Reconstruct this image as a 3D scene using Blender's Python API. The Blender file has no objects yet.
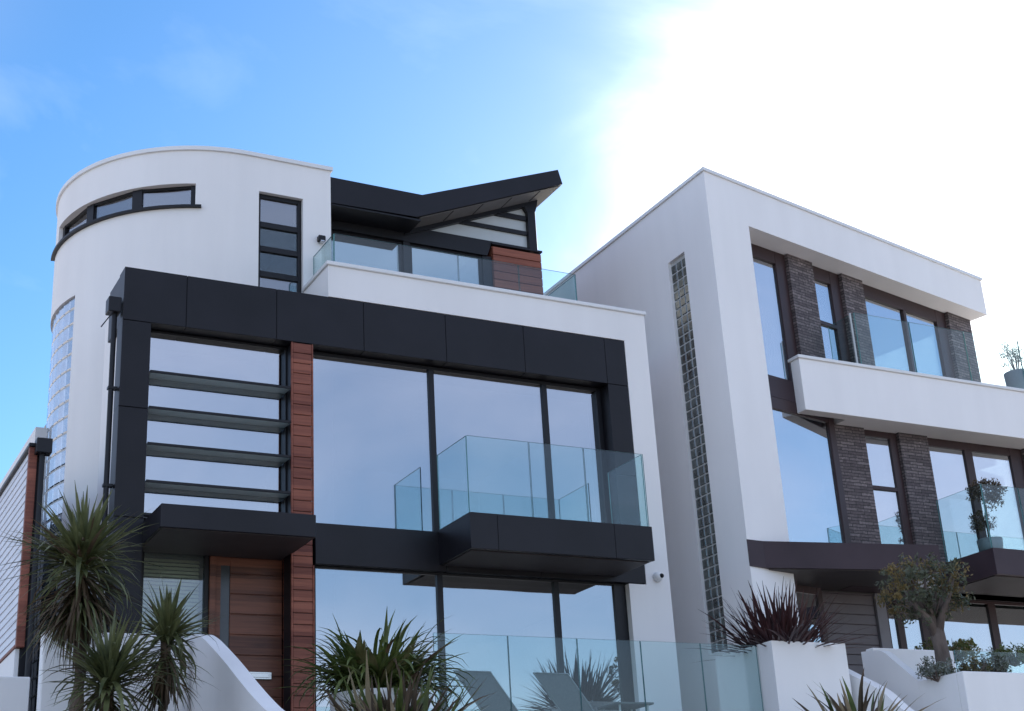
import bpy, bmesh, math, random
from mathutils import Vector, Matrix, noise

random.seed(7)
R = math.radians
scene = bpy.context.scene
COL = scene.collection

# ------------------------------------------------------------------ helpers
class MB:
    """collects shapes and links them as one mesh object"""
    def __init__(self):
        self.v, self.f, self.m = [], [], []
    def add(self, vs, fs, mi=0):
        n = len(self.v)
        self.v += [tuple(p) for p in vs]
        for f in fs:
            self.f.append(tuple(n + i for i in f))
            self.m.append(mi)
    def box(self, x0, y0, z0, x1, y1, z1, mi=0, bev=0.0, F=None):
        c = ((x0 + x1) / 2, (y0 + y1) / 2, (z0 + z1) / 2)
        h = (abs(x1 - x0) / 2, abs(y1 - y0) / 2, abs(z1 - z0) / 2)
        b = min(bev, min(h) * 0.45)
        F = F or (lambda a, b_, c_: (a, b_, c_))
        if b <= 0:
            vs = [F(c[0] + sx * h[0], c[1] + sy * h[1], c[2] + sz * h[2])
                  for sx in (-1, 1) for sy in (-1, 1) for sz in (-1, 1)]
            self.add(vs, [(0, 1, 3, 2), (4, 6, 7, 5), (0, 4, 5, 1), (2, 3, 7, 6), (0, 2, 6, 4), (1, 5, 7, 3)], mi)
            return
        vs, idx = [], {}
        for sx in (-1, 1):
            for sy in (-1, 1):
                for sz in (-1, 1):
                    for ax in range(3):
                        s = (sx, sy, sz)
                        p = [c[k] + s[k] * (h[k] - (0 if k == ax else b)) for k in range(3)]
                        idx[(sx, sy, sz, ax)] = len(vs)
                        vs.append(F(*p))
        fs = []
        for ax in range(3):
            o = [k for k in range(3) if k != ax]
            for s in (-1, 1):
                q = []
                for a, b2 in ((-1, -1), (1, -1), (1, 1), (-1, 1)):
                    k = [0, 0, 0]; k[ax] = s; k[o[0]] = a; k[o[1]] = b2
                    q.append(idx[(k[0], k[1], k[2], ax)])
                fs.append(q)
        for ax in range(3):                       # edges running along ax
            o = [k for k in range(3) if k != ax]
            for a in (-1, 1):
                for b2 in (-1, 1):
                    def K(t, face):
                        k = [0, 0, 0]; k[ax] = t; k[o[0]] = a; k[o[1]] = b2
                        return idx[(k[0], k[1], k[2], face)]
                    fs.append((K(-1, o[0]), K(1, o[0]), K(1, o[1]), K(-1, o[1])))
        for sx in (-1, 1):
            for sy in (-1, 1):
                for sz in (-1, 1):
                    fs.append(tuple(idx[(sx, sy, sz, a)] for a in range(3)))
        self.add(vs, fs, mi)
    def prism(self, poly, z0, z1, mi=0):
        """poly in the ground plan, raised from z0 to z1"""
        n = len(poly)
        vs = [(p[0], p[1], z0) for p in poly] + [(p[0], p[1], z1) for p in poly]
        fs = [tuple(range(n)), tuple(range(n, 2 * n))] + [(i, (i + 1) % n, n + (i + 1) % n, n + i) for i in range(n)]
        self.add(vs, fs, mi)
    def extrude_y(self, poly, y0, y1, mi=0):
        """poly in x,z run from y0 to y1"""
        n = len(poly)
        vs = [(p[0], y0, p[1]) for p in poly] + [(p[0], y1, p[1]) for p in poly]
        fs = [tuple(range(n)), tuple(range(n, 2 * n))] + [(i, (i + 1) % n, n + (i + 1) % n, n + i) for i in range(n)]
        self.add(vs, fs, mi)
    def extrude_x(self, poly, x0, x1, mi=0):
        n = len(poly)
        vs = [(x0, p[0], p[1]) for p in poly] + [(x1, p[0], p[1]) for p in poly]
        fs = [tuple(range(n)), tuple(range(n, 2 * n))] + [(i, (i + 1) % n, n + (i + 1) % n, n + i) for i in range(n)]
        self.add(vs, fs, mi)
    def tube(self, pts, rad, mi=0, n=8):
        pts = [Vector(p) for p in pts]
        rings = []
        for i, p in enumerate(pts):
            a = pts[max(i - 1, 0)]; b = pts[min(i + 1, len(pts) - 1)]
            t = (b - a).normalized()
            s = t.cross(Vector((0, 0, 1)))
            if s.length < 0.05: s = t.cross(Vector((1, 0, 0)))
            s.normalize(); q = s.cross(t)
            r = rad[i] if isinstance(rad, (list, tuple)) else rad
            rings.append([p + (s * math.cos(2 * math.pi * k / n) + q * math.sin(2 * math.pi * k / n)) * r for k in range(n)])
        vs = [v for rg in rings for v in rg]
        fs = [tuple(range(n)), tuple((len(pts) - 1) * n + k for k in range(n))]
        for i in range(len(pts) - 1):
            for k in range(n):
                fs.append((i * n + k, i * n + (k + 1) % n, (i + 1) * n + (k + 1) % n, (i + 1) * n + k))
        self.add(vs, fs, mi)
    def lathe(self, prof, cx, cy, n=32, mi=0):
        vs, fs = [], []
        for r, z in prof:
            for k in range(n):
                a = 2 * math.pi * k / n
                vs.append((cx + r * math.cos(a), cy + r * math.sin(a), z))
        for i in range(len(prof) - 1):
            for k in range(n):
                fs.append((i * n + k, i * n + (k + 1) % n, (i + 1) * n + (k + 1) % n, (i + 1) * n + k))
        fs.append(tuple(range(n))); fs.append(tuple((len(prof) - 1) * n + k for k in range(n)))
        self.add(vs, fs, mi)
    def wall(self, F, ub, zb, solid, v0, v1, mi=0):
        """a wall of thickness v0..v1 over the grid ub x zb, open where solid() is False"""
        nu, nz = len(ub) - 1, len(zb) - 1
        S = [[solid((ub[i] + ub[i + 1]) / 2, (zb[j] + zb[j + 1]) / 2) for j in range(nz)] for i in range(nu)]
        idx = {}
        def V(i, j, k):
            if (i, j, k) not in idx:
                idx[(i, j, k)] = len(vs); vs.append(F(ub[i], (v0, v1)[k], zb[j]))
            return idx[(i, j, k)]
        vs, fs = [], []
        g = lambda i, j: 0 <= i < nu and 0 <= j < nz and S[i][j]
        for i in range(nu):
            for j in range(nz):
                if not S[i][j]: continue
                for k in (0, 1):
                    fs.append((V(i, j, k), V(i + 1, j, k), V(i + 1, j + 1, k), V(i, j + 1, k)))
                if not g(i - 1, j): fs.append((V(i, j, 0), V(i, j + 1, 0), V(i, j + 1, 1), V(i, j, 1)))
                if not g(i + 1, j): fs.append((V(i + 1, j, 0), V(i + 1, j + 1, 0), V(i + 1, j + 1, 1), V(i + 1, j, 1)))
                if not g(i, j - 1): fs.append((V(i, j, 0), V(i + 1, j, 0), V(i + 1, j, 1), V(i, j, 1)))
                if not g(i, j + 1): fs.append((V(i, j + 1, 0), V(i + 1, j + 1, 0), V(i + 1, j + 1, 1), V(i, j + 1, 1)))
        self.add(vs, fs, mi)
    def leaf(self, base, az, el, length, width, droop, mi=0, seg=6, fold=0.25, twist=0.0):
        """a strap leaf that starts at base, leaves at azimuth az and elevation el and bends down by droop"""
        p = Vector(base); e = el
        d_h = Vector((math.cos(az), math.sin(az), 0))
        side = Vector((-math.sin(az + twist), math.cos(az + twist), 0))
        vs, fs = [], []
        for i in range(seg + 1):
            t = i / seg
            w = width * (0.55 + 0.9 * t if t < 0.4 else 0.91 * (1 - ((t - 0.4) / 0.6) ** 1.7)) * 0.5
            w = max(w, 0.0015)
            dirv = d_h * math.cos(e) + Vector((0, 0, 1)) * math.sin(e)
            nrm = dirv.cross(side).normalized()
            if nrm.z < 0: nrm = -nrm
            vs += [p - side * w + nrm * w * fold, p, p + side * w + nrm * w * fold]
            p = p + dirv * (length / seg)
            e -= droop / seg * (0.4 + 1.2 * t)
        for i in range(seg):
            a = i * 3
            fs += [(a, a + 1, a + 4, a + 3), (a + 1, a + 2, a + 5, a + 4)]
        self.add(vs, fs, mi)
    def leaflet(self, p, size, mi=0, asp=0.42):
        a = Vector((random.gauss(0, 1), random.gauss(0, 1), random.gauss(0, 1))).normalized()
        b = a.cross(Vector((random.gauss(0, 1), random.gauss(0, 1), random.gauss(0, 1)))).normalized()
        p = Vector(p)
        self.add([p - a * size, p + b * size * asp, p + a * size, p - b * size * asp], [(0, 1, 2, 3)], mi)
    def build(self, name, mats, parent=None, smooth=False, recalc=True):
        if not isinstance(mats, (list, tuple)): mats = [mats]
        root = parent
        while root is not None and root.parent is not None: root = root.parent
        off = Vector(root.location) if root is not None else Vector((0, 0, 0))
        if root is None and self.v:                 # a thing that is one mesh: origin at its base
            xs = [p[0] for p in self.v]; ys = [p[1] for p in self.v]; zs = [p[2] for p in self.v]
            off = Vector(((min(xs) + max(xs)) / 2, (min(ys) + max(ys)) / 2, min(zs)))
        me = bpy.data.meshes.new(name)
        me.from_pydata([(p[0] - off.x, p[1] - off.y, p[2] - off.z) for p in self.v], [], self.f)
        for m in mats: me.materials.append(m)
        me.polygons.foreach_set('material_index', self.m)
        if recalc:
            bm = bmesh.new(); bm.from_mesh(me)
            bmesh.ops.recalc_face_normals(bm, faces=bm.faces)
            bm.to_mesh(me); bm.free()
        if smooth:
            me.polygons.foreach_set('use_smooth', [True] * len(me.polygons))
        me.update()
        o = bpy.data.objects.new(name, me); COL.objects.link(o)
        if parent is not None: o.parent = parent
        else: o.location = off
        return o

def tag(o, label, cat, group=None):
    o['label'] = label; o['category'] = cat
    if group: o['group'] = group
    return o
def thing(name, loc, label, cat, group=None):
    o = bpy.data.objects.new(name, None); COL.objects.link(o)
    o.location = loc; o.empty_display_size = 0.2
    return tag(o, label, cat, group)
def setting(o):
    o['kind'] = 'structure'; return o

# ------------------------------------------------------------------ materials
def new_mat(name):
    m = bpy.data.materials.new(name); m.use_nodes = True
    nt = m.node_tree; nt.nodes.clear()
    out = nt.nodes.new('ShaderNodeOutputMaterial')
    return m, nt, out
def N(nt, t, **kw):
    n = nt.nodes.new(t)
    for k, v in kw.items():
        if k.startswith('i_'):
            key = k[2:]
            n.inputs[int(key) if key.isdigit() else key.replace('_', ' ')].default_value = v
        else: setattr(n, k, v)
    return n
def ramp(nt, stops):
    n = nt.nodes.new('ShaderNodeValToRGB')
    e = n.color_ramp.elements
    e[0].position, e[0].color = stops[0][0], (*stops[0][1], 1)
    e[1].position, e[1].color = stops[-1][0], (*stops[-1][1], 1)
    for p, c in stops[1:-1]:
        x = e.new(p); x.color = (*c, 1)
    return n

def plain(name, col, rough=0.5, var=0.12, scale=3.0, bump=0.0, bscale=60.0, spec=0.5, stretch=(1, 1, 1), metallic=0.0):
    m, nt, out = new_mat(name); L = nt.links.new
    b = N(nt, 'ShaderNodeBsdfPrincipled'); L(b.outputs[0], out.inputs[0])
    b.inputs['Roughness'].default_value = rough
    b.inputs['Specular IOR Level'].default_value = spec
    b.inputs['Metallic'].default_value = metallic
    tc = N(nt, 'ShaderNodeTexCoord'); mp = N(nt, 'ShaderNodeMapping'); mp.inputs['Scale'].default_value = stretch
    L(tc.outputs['Object'], mp.inputs[0])
    nz = N(nt, 'ShaderNodeTexNoise'); nz.inputs['Scale'].default_value = scale; nz.inputs['Detail'].default_value = 5
    L(mp.outputs[0], nz.inputs['Vector'])
    lo = tuple(c * (1 - var) for c in col); hi = tuple(min(1, c * (1 + var)) for c in col)
    r = ramp(nt, [(0.3, lo), (0.7, hi)]); L(nz.outputs[0], r.inputs[0]); L(r.outputs[0], b.inputs['Base Color'])
    if bump:
        n2 = N(nt, 'ShaderNodeTexNoise'); n2.inputs['Scale'].default_value = bscale; n2.inputs['Detail'].default_value = 4
        L(mp.outputs[0], n2.inputs['Vector'])
        bp = N(nt, 'ShaderNodeBump'); bp.inputs['Strength'].default_value = bump; bp.inputs['Distance'].default_value = 0.01
        L(n2.outputs[0], bp.inputs['Height']); L(bp.outputs[0], b.inputs['Normal'])
    return m

def render_mat(name, col, streak=0.05):
    """smooth exterior render: fine grain, faint blotches and faint vertical rain streaks"""
    m, nt, out = new_mat(name); L = nt.links.new
    b = N(nt, 'ShaderNodeBsdfPrincipled', i_Roughness=0.85); L(b.outputs[0], out.inputs[0])
    b.inputs['Specular IOR Level'].default_value = 0.25
    tc = N(nt, 'ShaderNodeTexCoord')
    n1 = N(nt, 'ShaderNodeTexNoise', i_Scale=0.55, i_Detail=6.0); L(tc.outputs['Object'], n1.inputs['Vector'])
    mp = N(nt, 'ShaderNodeMapping'); mp.inputs['Scale'].default_value = (2.6, 2.6, 0.3); L(tc.outputs['Object'], mp.inputs[0])
    n2 = N(nt, 'ShaderNodeTexNoise', i_Scale=1.0, i_Detail=4.0); L(mp.outputs[0], n2.inputs['Vector'])
    mx = N(nt, 'ShaderNodeMath', operation='ADD'); L(n1.outputs[0], mx.inputs[0]); L(n2.outputs[0], mx.inputs[1])
    hv = N(nt, 'ShaderNodeMath', operation='MULTIPLY', i_1=0.5); L(mx.outputs[0], hv.inputs[0])
    lo = tuple(c * (1 - streak * 1.6) for c in col); hi = tuple(min(1, c * (1 + streak * 0.5)) for c in col)
    r = ramp(nt, [(0.32, lo), (0.6, hi)]); L(hv.outputs[0], r.inputs[0]); L(r.outputs[0], b.inputs['Base Color'])
    n3 = N(nt, 'ShaderNodeTexNoise', i_Scale=140.0, i_Detail=3.0); L(tc.outputs['Object'], n3.inputs['Vector'])
    bp = N(nt, 'ShaderNodeBump', i_Strength=0.25, i_Distance=0.004); L(n3.outputs[0], bp.inputs['Height']); L(bp.outputs[0], b.inputs['Normal'])
    return m

def schlick(nt, f0=0.045):
    lw = N(nt, 'ShaderNodeLayerWeight', i_Blend=0.5)
    pw = N(nt, 'ShaderNodeMath', operation='POWER', i_1=5.0); nt.links.new(lw.outputs['Facing'], pw.inputs[0])
    ma = N(nt, 'ShaderNodeMath', operation='MULTIPLY_ADD', i_1=1 - f0, i_2=f0); nt.links.new(pw.outputs[0], ma.inputs[0])
    return ma

def window_glass(name, refl, tint, wob=0.0025):
    m, nt, out = new_mat(name); L = nt.links.new
    tr = N(nt, 'ShaderNodeBsdfTransparent'); tr.inputs[0].default_value = (*tint, 1)
    gl = N(nt, 'ShaderNodeBsdfGlossy'); gl.inputs['Roughness'].default_value = 0.0; gl.inputs['Color'].default_value = (0.93, 0.96, 1.0, 1)
    fr = schlick(nt)
    ma = N(nt, 'ShaderNodeMath', operation='MULTIPLY_ADD', i_1=1 - refl, i_2=refl, use_clamp=True); L(fr.outputs[0], ma.inputs[0])
    mix = N(nt, 'ShaderNodeMixShader'); L(ma.outputs[0], mix.inputs[0]); L(tr.outputs[0], mix.inputs[1]); L(gl.outputs[0], mix.inputs[2])
    L(mix.outputs[0], out.inputs[0])
    if wob:
        tc = N(nt, 'ShaderNodeTexCoord')
        nz = N(nt, 'ShaderNodeTexNoise', i_Scale=0.9, i_Detail=1.0); L(tc.outputs['Object'], nz.inputs['Vector'])
        bp = N(nt, 'ShaderNodeBump', i_Strength=1.0, i_Distance=wob); L(nz.outputs[0], bp.inputs['Height'])
        L(bp.outputs[0], gl.inputs['Normal'])
    return m

def wood(name, dark, light, rough=0.45, axis='x', scale=1.0):
    m, nt, out = new_mat(name); L = nt.links.new
    b = N(nt, 'ShaderNodeBsdfPrincipled', i_Roughness=rough); L(b.outputs[0], out.inputs[0])
    b.inputs['Specular IOR Level'].default_value = 0.35
    tc = N(nt, 'ShaderNodeTexCoord'); mp = N(nt, 'ShaderNodeMapping')
    mp.inputs['Scale'].default_value = (1.2 * scale, 8 * scale, 26 * scale) if axis == 'x' else (26 * scale, 8 * scale, 1.2 * scale)
    L(tc.outputs['Object'], mp.inputs[0])
    nz = N(nt, 'ShaderNodeTexNoise', i_Scale=1.3, i_Detail=6.0, i_Distortion=0.6); L(mp.outputs[0], nz.inputs['Vector'])
    # each board its own shade
    sp = N(nt, 'ShaderNodeSeparateXYZ'); L(tc.outputs['Object'], sp.inputs[0])
    dv = N(nt, 'ShaderNodeMath', operation='DIVIDE', i_1=0.15); L(sp.outputs['Z'], dv.inputs[0])
    fl = N(nt, 'ShaderNodeMath', operation='FLOOR'); L(dv.outputs[0], fl.inputs[0])
    wn = N(nt, 'ShaderNodeTexWhiteNoise', noise_dimensions='1D'); L(fl.outputs[0], wn.inputs['W'])
    mx = N(nt, 'ShaderNodeMath', operation='MULTIPLY_ADD', i_1=0.35, i_2=0.0); L(wn.outputs[0], mx.inputs[0])
    ad = N(nt, 'ShaderNodeMath', operation='MULTIPLY_ADD', i_1=0.65); L(nz.outputs[0], ad.inputs[0]); L(mx.outputs[0], ad.inputs[2])
    r = ramp(nt, [(0.25, dark), (0.8, light)]); L(ad.outputs[0], r.inputs[0]); L(r.outputs[0], b.inputs['Base Color'])
    bp = N(nt, 'ShaderNodeBump', i_Strength=0.3, i_Distance=0.003); L(nz.outputs[0], bp.inputs['Height']); L(bp.outputs[0], b.inputs['Normal'])
    return m

def brick_mat(name):
    m, nt, out = new_mat(name); L = nt.links.new
    b = N(nt, 'ShaderNodeBsdfPrincipled', i_Roughness=0.75); L(b.outputs[0], out.inputs[0])
    tc = N(nt, 'ShaderNodeTexCoord'); sp = N(nt, 'ShaderNodeSeparateXYZ'); L(tc.outputs['Object'], sp.inputs[0])
    sm = N(nt, 'ShaderNodeMath', operation='MULTIPLY_ADD', i_1=0.9); L(sp.outputs['Y'], sm.inputs[0]); L(sp.outputs['X'], sm.inputs[2])
    cb = N(nt, 'ShaderNodeCombineXYZ'); L(sm.outputs[0], cb.inputs[0]); L(sp.outputs['Z'], cb.inputs[1])
    n0 = N(nt, 'ShaderNodeTexNoise', i_Scale=9.0, i_Detail=2.0); L(tc.outputs['Object'], n0.inputs['Vector'])
    va = N(nt, 'ShaderNodeVectorMath', operation='MULTIPLY_ADD'); va.inputs[1].default_value = (0.012, 0.012, 0)
    L(n0.outputs['Color'], va.inputs[0]); L(cb.outputs[0], va.inputs[2])
    br = N(nt, 'ShaderNodeTexBrick', i_Scale=1.0)
    br.inputs['Brick Width'].default_value = 0.30; br.inputs['Row Height'].default_value = 0.055; br.inputs['Mortar Size'].default_value = 0.006
    br.inputs['Color1'].default_value = (0.11, 0.085, 0.088, 1); br.inputs['Color2'].default_value = (0.24, 0.195, 0.195, 1)
    br.inputs['Mortar'].default_value = (0.03, 0.026, 0.028, 1); br.inputs['Bias'].default_value = -0.15
    L(va.outputs[0], br.inputs['Vector'])
    n1 = N(nt, 'ShaderNodeTexNoise', i_Scale=22.0, i_Detail=6.0); L(tc.outputs['Object'], n1.inputs['Vector'])
    r = ramp(nt, [(0.3, (0.55, 0.55, 0.55)), (0.62, (1, 1, 1)), (0.74, (2.0, 1.95, 1.95))]); L(n1.outputs[0], r.inputs[0])
    mx = N(nt, 'ShaderNodeMix', data_type='RGBA', blend_type='MULTIPLY'); mx.inputs[0].default_value = 1
    L(br.outputs['Color'], mx.inputs[6]); L(r.outputs[0], mx.inputs[7]); L(mx.outputs[2], b.inputs['Base Color'])
    h = N(nt, 'ShaderNodeMath', operation='MULTIPLY_ADD', i_1=0.5); L(n1.outputs[0], h.inputs[0])
    iv = N(nt, 'ShaderNodeMath', operation='SUBTRACT', i_0=1.0); L(br.outputs['Fac'], iv.inputs[1]); L(iv.outputs[0], h.inputs[2])
    bp = N(nt, 'ShaderNodeBump', i_Strength=0.9, i_Distance=0.012); L(h.outputs[0], bp.inputs['Height']); L(bp.outputs[0], b.inputs['Normal'])
    return m

def leaf_mat(name, c1, c2, rough=0.45, trans=0.25, scale=2.5):
    m, nt, out = new_mat(name); L = nt.links.new
    b = N(nt, 'ShaderNodeBsdfPrincipled', i_Roughness=rough)
    tc = N(nt, 'ShaderNodeTexCoord')
    nz = N(nt, 'ShaderNodeTexNoise', i_Scale=scale, i_Detail=4.0); L(tc.outputs['Object'], nz.inputs['Vector'])
    r = ramp(nt, [(0.33, c1), (0.67, c2)]); L(nz.outputs[0], r.inputs[0]); L(r.outputs[0], b.inputs['Base Color'])
    t = N(nt, 'ShaderNodeBsdfTranslucent'); L(r.outputs[0], t.inputs[0])
    mx = N(nt, 'ShaderNodeMixShader', i_0=trans); L(b.outputs[0], mx.inputs[1]); L(t.outputs[0], mx.inputs[2]); L(mx.outputs[0], out.inputs[0])
    return m

WHITE = render_mat('white_render', (0.82, 0.80, 0.79), 0.03)
WHITE_R = render_mat('white_render_right', (0.86, 0.84, 0.835), 0.03)
WHITE_G = render_mat('white_garden_wall', (0.86, 0.845, 0.83), 0.035)
COPING = plain('coping_metal', (0.74, 0.74, 0.74), 0.4, 0.03)
ZINC = plain('charcoal_zinc', (0.009, 0.0082, 0.0115), 0.44, 0.3, 1.3, 0.6, 2.2, 0.3)
ZINC_FLARE = plain('flare_brown_zinc', (0.044, 0.028, 0.034), 0.5, 0.2, 1.3, 0.15, 4.0, 0.28)  # warm lens flare over the right house put into the cladding colour
FRAME = plain('charcoal_aluminium', (0.010, 0.010, 0.013), 0.42, 0.05, spec=0.3)
FRAME_FLARE = plain('flare_brown_aluminium', (0.045, 0.026, 0.027), 0.42, 0.08, spec=0.3)  # dark frames browned: flare veil put into the base colour
GLASS = window_glass('window_glass', 0.44, (0.42, 0.47, 0.47))
GLASS_R = window_glass('window_glass_right', 0.54, (0.42, 0.47, 0.47))
GLASS_DIM = window_glass('window_glass_dim', 0.22, (0.45, 0.5, 0.5))
def rail_mat():
    m, nt, out = new_mat('balustrade_glass'); L = nt.links.new
    tr = N(nt, 'ShaderNodeBsdfTransparent'); tr.inputs[0].default_value = (0.87, 0.955, 0.955, 1)
    gl = N(nt, 'ShaderNodeBsdfGlossy'); gl.inputs['Roughness'].default_value = 0.0
    fr = schlick(nt)
    mix = N(nt, 'ShaderNodeMixShader'); L(fr.outputs[0], mix.inputs[0]); L(tr.outputs[0], mix.inputs[1]); L(gl.outputs[0], mix.inputs[2])
    L(mix.outputs[0], out.inputs[0]); return m
RAIL = rail_mat()
RAIL_EDGE = plain('glass_edge', (0.10, 0.24, 0.24), 0.15, 0.1)
INTERIOR = plain('interior_plaster', (0.35, 0.34, 0.33), 0.9, 0.05)
CARPET = plain('interior_floor', (0.12, 0.10, 0.09), 0.9, 0.1)
CEDAR = wood('cedar_boards', (0.13, 0.036, 0.024), (0.34, 0.115, 0.07), 0.6)
DOORWOOD = wood('door_timber', (0.068, 0.024, 0.015), (0.235, 0.088, 0.05), 0.42)
STEEL = plain('brushed_steel', (0.55, 0.55, 0.55), 0.25, 0.05, metallic=1.0)
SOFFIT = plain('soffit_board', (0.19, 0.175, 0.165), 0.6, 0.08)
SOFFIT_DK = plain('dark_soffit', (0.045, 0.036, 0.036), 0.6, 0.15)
FROST = plain('frosted_panel', (0.50, 0.54, 0.55), 0.25, 0.05)
FIN = leaf_mat('frosted_glass_fin', (0.56, 0.62, 0.60), (0.62, 0.68, 0.66), 0.3, 0.55, 1.0)
BRICK = brick_mat('dark_brick')
MORTAR = plain('block_mortar', (0.50, 0.50, 0.49), 0.9, 0.1)
def block_mat(name, col, refl):
    m, nt, out = new_mat(name); L = nt.links.new
    d = N(nt, 'ShaderNodeBsdfPrincipled', i_Roughness=0.15)
    tc = N(nt, 'ShaderNodeTexCoord'); nz = N(nt, 'ShaderNodeTexNoise', i_Scale=4.5, i_Detail=3.0); L(tc.outputs['Object'], nz.inputs['Vector'])
    r = ramp(nt, [(0.35, tuple(c * 0.5 for c in col)), (0.65, tuple(c * 1.6 for c in col))]); L(nz.outputs[0], r.inputs[0]); L(r.outputs[0], d.inputs['Base Color'])
    gl = N(nt, 'ShaderNodeBsdfGlossy'); gl.inputs['Roughness'].default_value = 0.12; gl.inputs['Color'].default_value = (0.9, 0.95, 1, 1)
    n2 = N(nt, 'ShaderNodeTexNoise', i_Scale=14.0, i_Detail=2.0); L(tc.outputs['Object'], n2.inputs['Vector'])
    bp = N(nt, 'ShaderNodeBump', i_Strength=0.5, i_Distance=0.01); L(n2.outputs[0], bp.inputs['Height']); L(bp.outputs[0], gl.inputs['Normal'])
    mx = N(nt, 'ShaderNodeMixShader', i_0=refl); L(d.outputs[0], mx.inputs[1]); L(gl.outputs[0], mx.inputs[2]); L(mx.outputs[0], out.inputs[0])
    return m
BLOCK = block_mat('glass_block', (0.075, 0.085, 0.078), 0.07)
BLOCK_BLUE = block_mat('glass_block_blue', (0.10, 0.14, 0.19), 0.5)
BOARD_W = plain('white_boards', (0.70, 0.70, 0.73), 0.5, 0.05)
SLING = plain('grey_sling', (0.12, 0.125, 0.125), 0.8, 0.1, 40, 0.3, 300)
ALU = plain('pale_aluminium', (0.52, 0.53, 0.53), 0.35, 0.04)
SOIL = plain('soil', (0.05, 0.035, 0.025), 0.95, 0.3, 8, 0.6, 20)
BARK = plain('bark', (0.13, 0.10, 0.085), 0.9, 0.4, 9, 0.9, 25, stretch=(1, 1, 0.35))
PALMBARK = plain('palm_bark', (0.12, 0.085, 0.06), 0.9, 0.35, 12, 0.9, 40)
POT_GREY = plain('grey_pot', (0.20, 0.21, 0.22), 0.6, 0.1)
PALM_G = leaf_mat('palm_green', (0.04, 0.055, 0.02), (0.21, 0.22, 0.095), 0.36)
PALM_D = leaf_mat('palm_dry', (0.055, 0.035, 0.02), (0.16, 0.11, 0.06), 0.7)
STRAP_G = leaf_mat('strap_green', (0.03, 0.052, 0.014), (0.16, 0.20, 0.055), 0.38)
STRAP_Y = leaf_mat('strap_yellow', (0.11, 0.11, 0.04), (0.22, 0.20, 0.09))
FLAX_R = leaf_mat('flax_red', (0.032, 0.012, 0.014), (0.085, 0.032, 0.03))
FLAX_B = leaf_mat('flax_bronze', (0.05, 0.04, 0.025), (0.13, 0.09, 0.06))
FLAX_C = leaf_mat('flax_cream', (0.22, 0.18, 0.10), (0.36, 0.28, 0.18))
OLIVE = leaf_mat('olive_leaf', (0.05, 0.06, 0.03), (0.13, 0.14, 0.085), 0.5, 0.3, 1.2)
OLIVE_Y = leaf_mat('olive_leaf_warm', (0.13, 0.095, 0.035), (0.30, 0.22, 0.085), 0.5, 0.4, 1.2)
SILVER = leaf_mat('silver_leaf', (0.15, 0.17, 0.15), (0.33, 0.35, 0.30), 0.6, 0.2)
HEDGE = leaf_mat('hedge_leaf', (0.06, 0.085, 0.02), (0.19, 0.22, 0.06), 0.5, 0.3)
TOPI = leaf_mat('topiary_leaf', (0.05, 0.035, 0.02), (0.14, 0.09, 0.045), 0.5, 0.3)
STONE = plain('paving_stone', (0.50, 0.47, 0.43), 0.8, 0.12, 2, 0.3, 40)

def rail_panel(name, F, u0, u1, z0, z1, parent, v=0.0, t=0.016):
    """one toughened glass pane with its green polished edge"""
    vs = [F(a, v + b, c) for a in (u0, u1) for b in (-t / 2, t / 2) for c in (z0, z1)]
    m = MB()
    m.add(vs, [(0, 1, 5, 4), (2, 3, 7, 6)], 0)
    m.add(vs, [(0, 1, 3, 2), (4, 5, 7, 6), (0, 2, 6, 4), (1, 3, 7, 5)], 1)
    o = m.build(name, [RAIL, RAIL_EDGE], parent)
    return o

ID = lambda u, v, z: (u, v, z)              # u = world X, v = world Y
def FX(x):                                   # a plane facing -X: u runs along Y, v goes into +X
    return lambda u, v, z: (x + v, u, z)

def window(parent, F, u0, u1, z0, z1, v, mullions=(), transoms=(), fw=0.05, fmat=FRAME, gmat=GLASS, depth=0.07, fl=None, fr=None, ft=None, fb=None, name='window'):
    """a frame with its panes; F maps u,v,z to the world"""
    fl = fw if fl is None else fl; fr = fw if fr is None else fr; ft = fw if ft is None else ft; fb = fw if fb is None else fb
    m = MB()
    m.box(u0, v, z0, u0 + fl, v + depth, z1, 0, 0.004, F)
    m.box(u1 - fr, v, z0, u1, v + depth, z1, 0, 0.004, F)
    m.box(u0 + fl, v + 0.003, z1 - ft, u1 - fr, v + depth - .003, z1, 0, 0.004, F)
    m.box(u0 + fl, v + 0.003, z0, u1 - fr, v + depth - .003, z0 + fb, 0, 0.004, F)
    us = [u0 + fl]; 
    for c, w in mullions:
        m.box(c - w / 2, v - 0.004, z0 + fb, c + w / 2, v + depth - .006, z1 - ft, 0, 0.004, F)
        us += [c - w / 2, c + w / 2]
    us.append(u1 - fr)
    zs = [z0 + fb]
    for c, w in transoms:
        for k in range(0, len(us), 2):
            m.box(us[k], v - 0.002, c - w / 2, us[k + 1], v + depth - .009, c + w / 2, 0, 0.004, F)
        zs += [c - w / 2, c + w / 2]
    zs.append(z1 - ft)
    o = m.build(name, fmat, parent)
    for k in range(0, len(us), 2):
        for j in range(0, len(zs), 2):
            p = MB(); p.box(us[k], v + depth * .45, zs[j], us[k + 1], v + depth * .45 + 0.02, zs[j + 1], 0, 0, F)
            p.build('pane', gmat, o)
    return o

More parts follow.
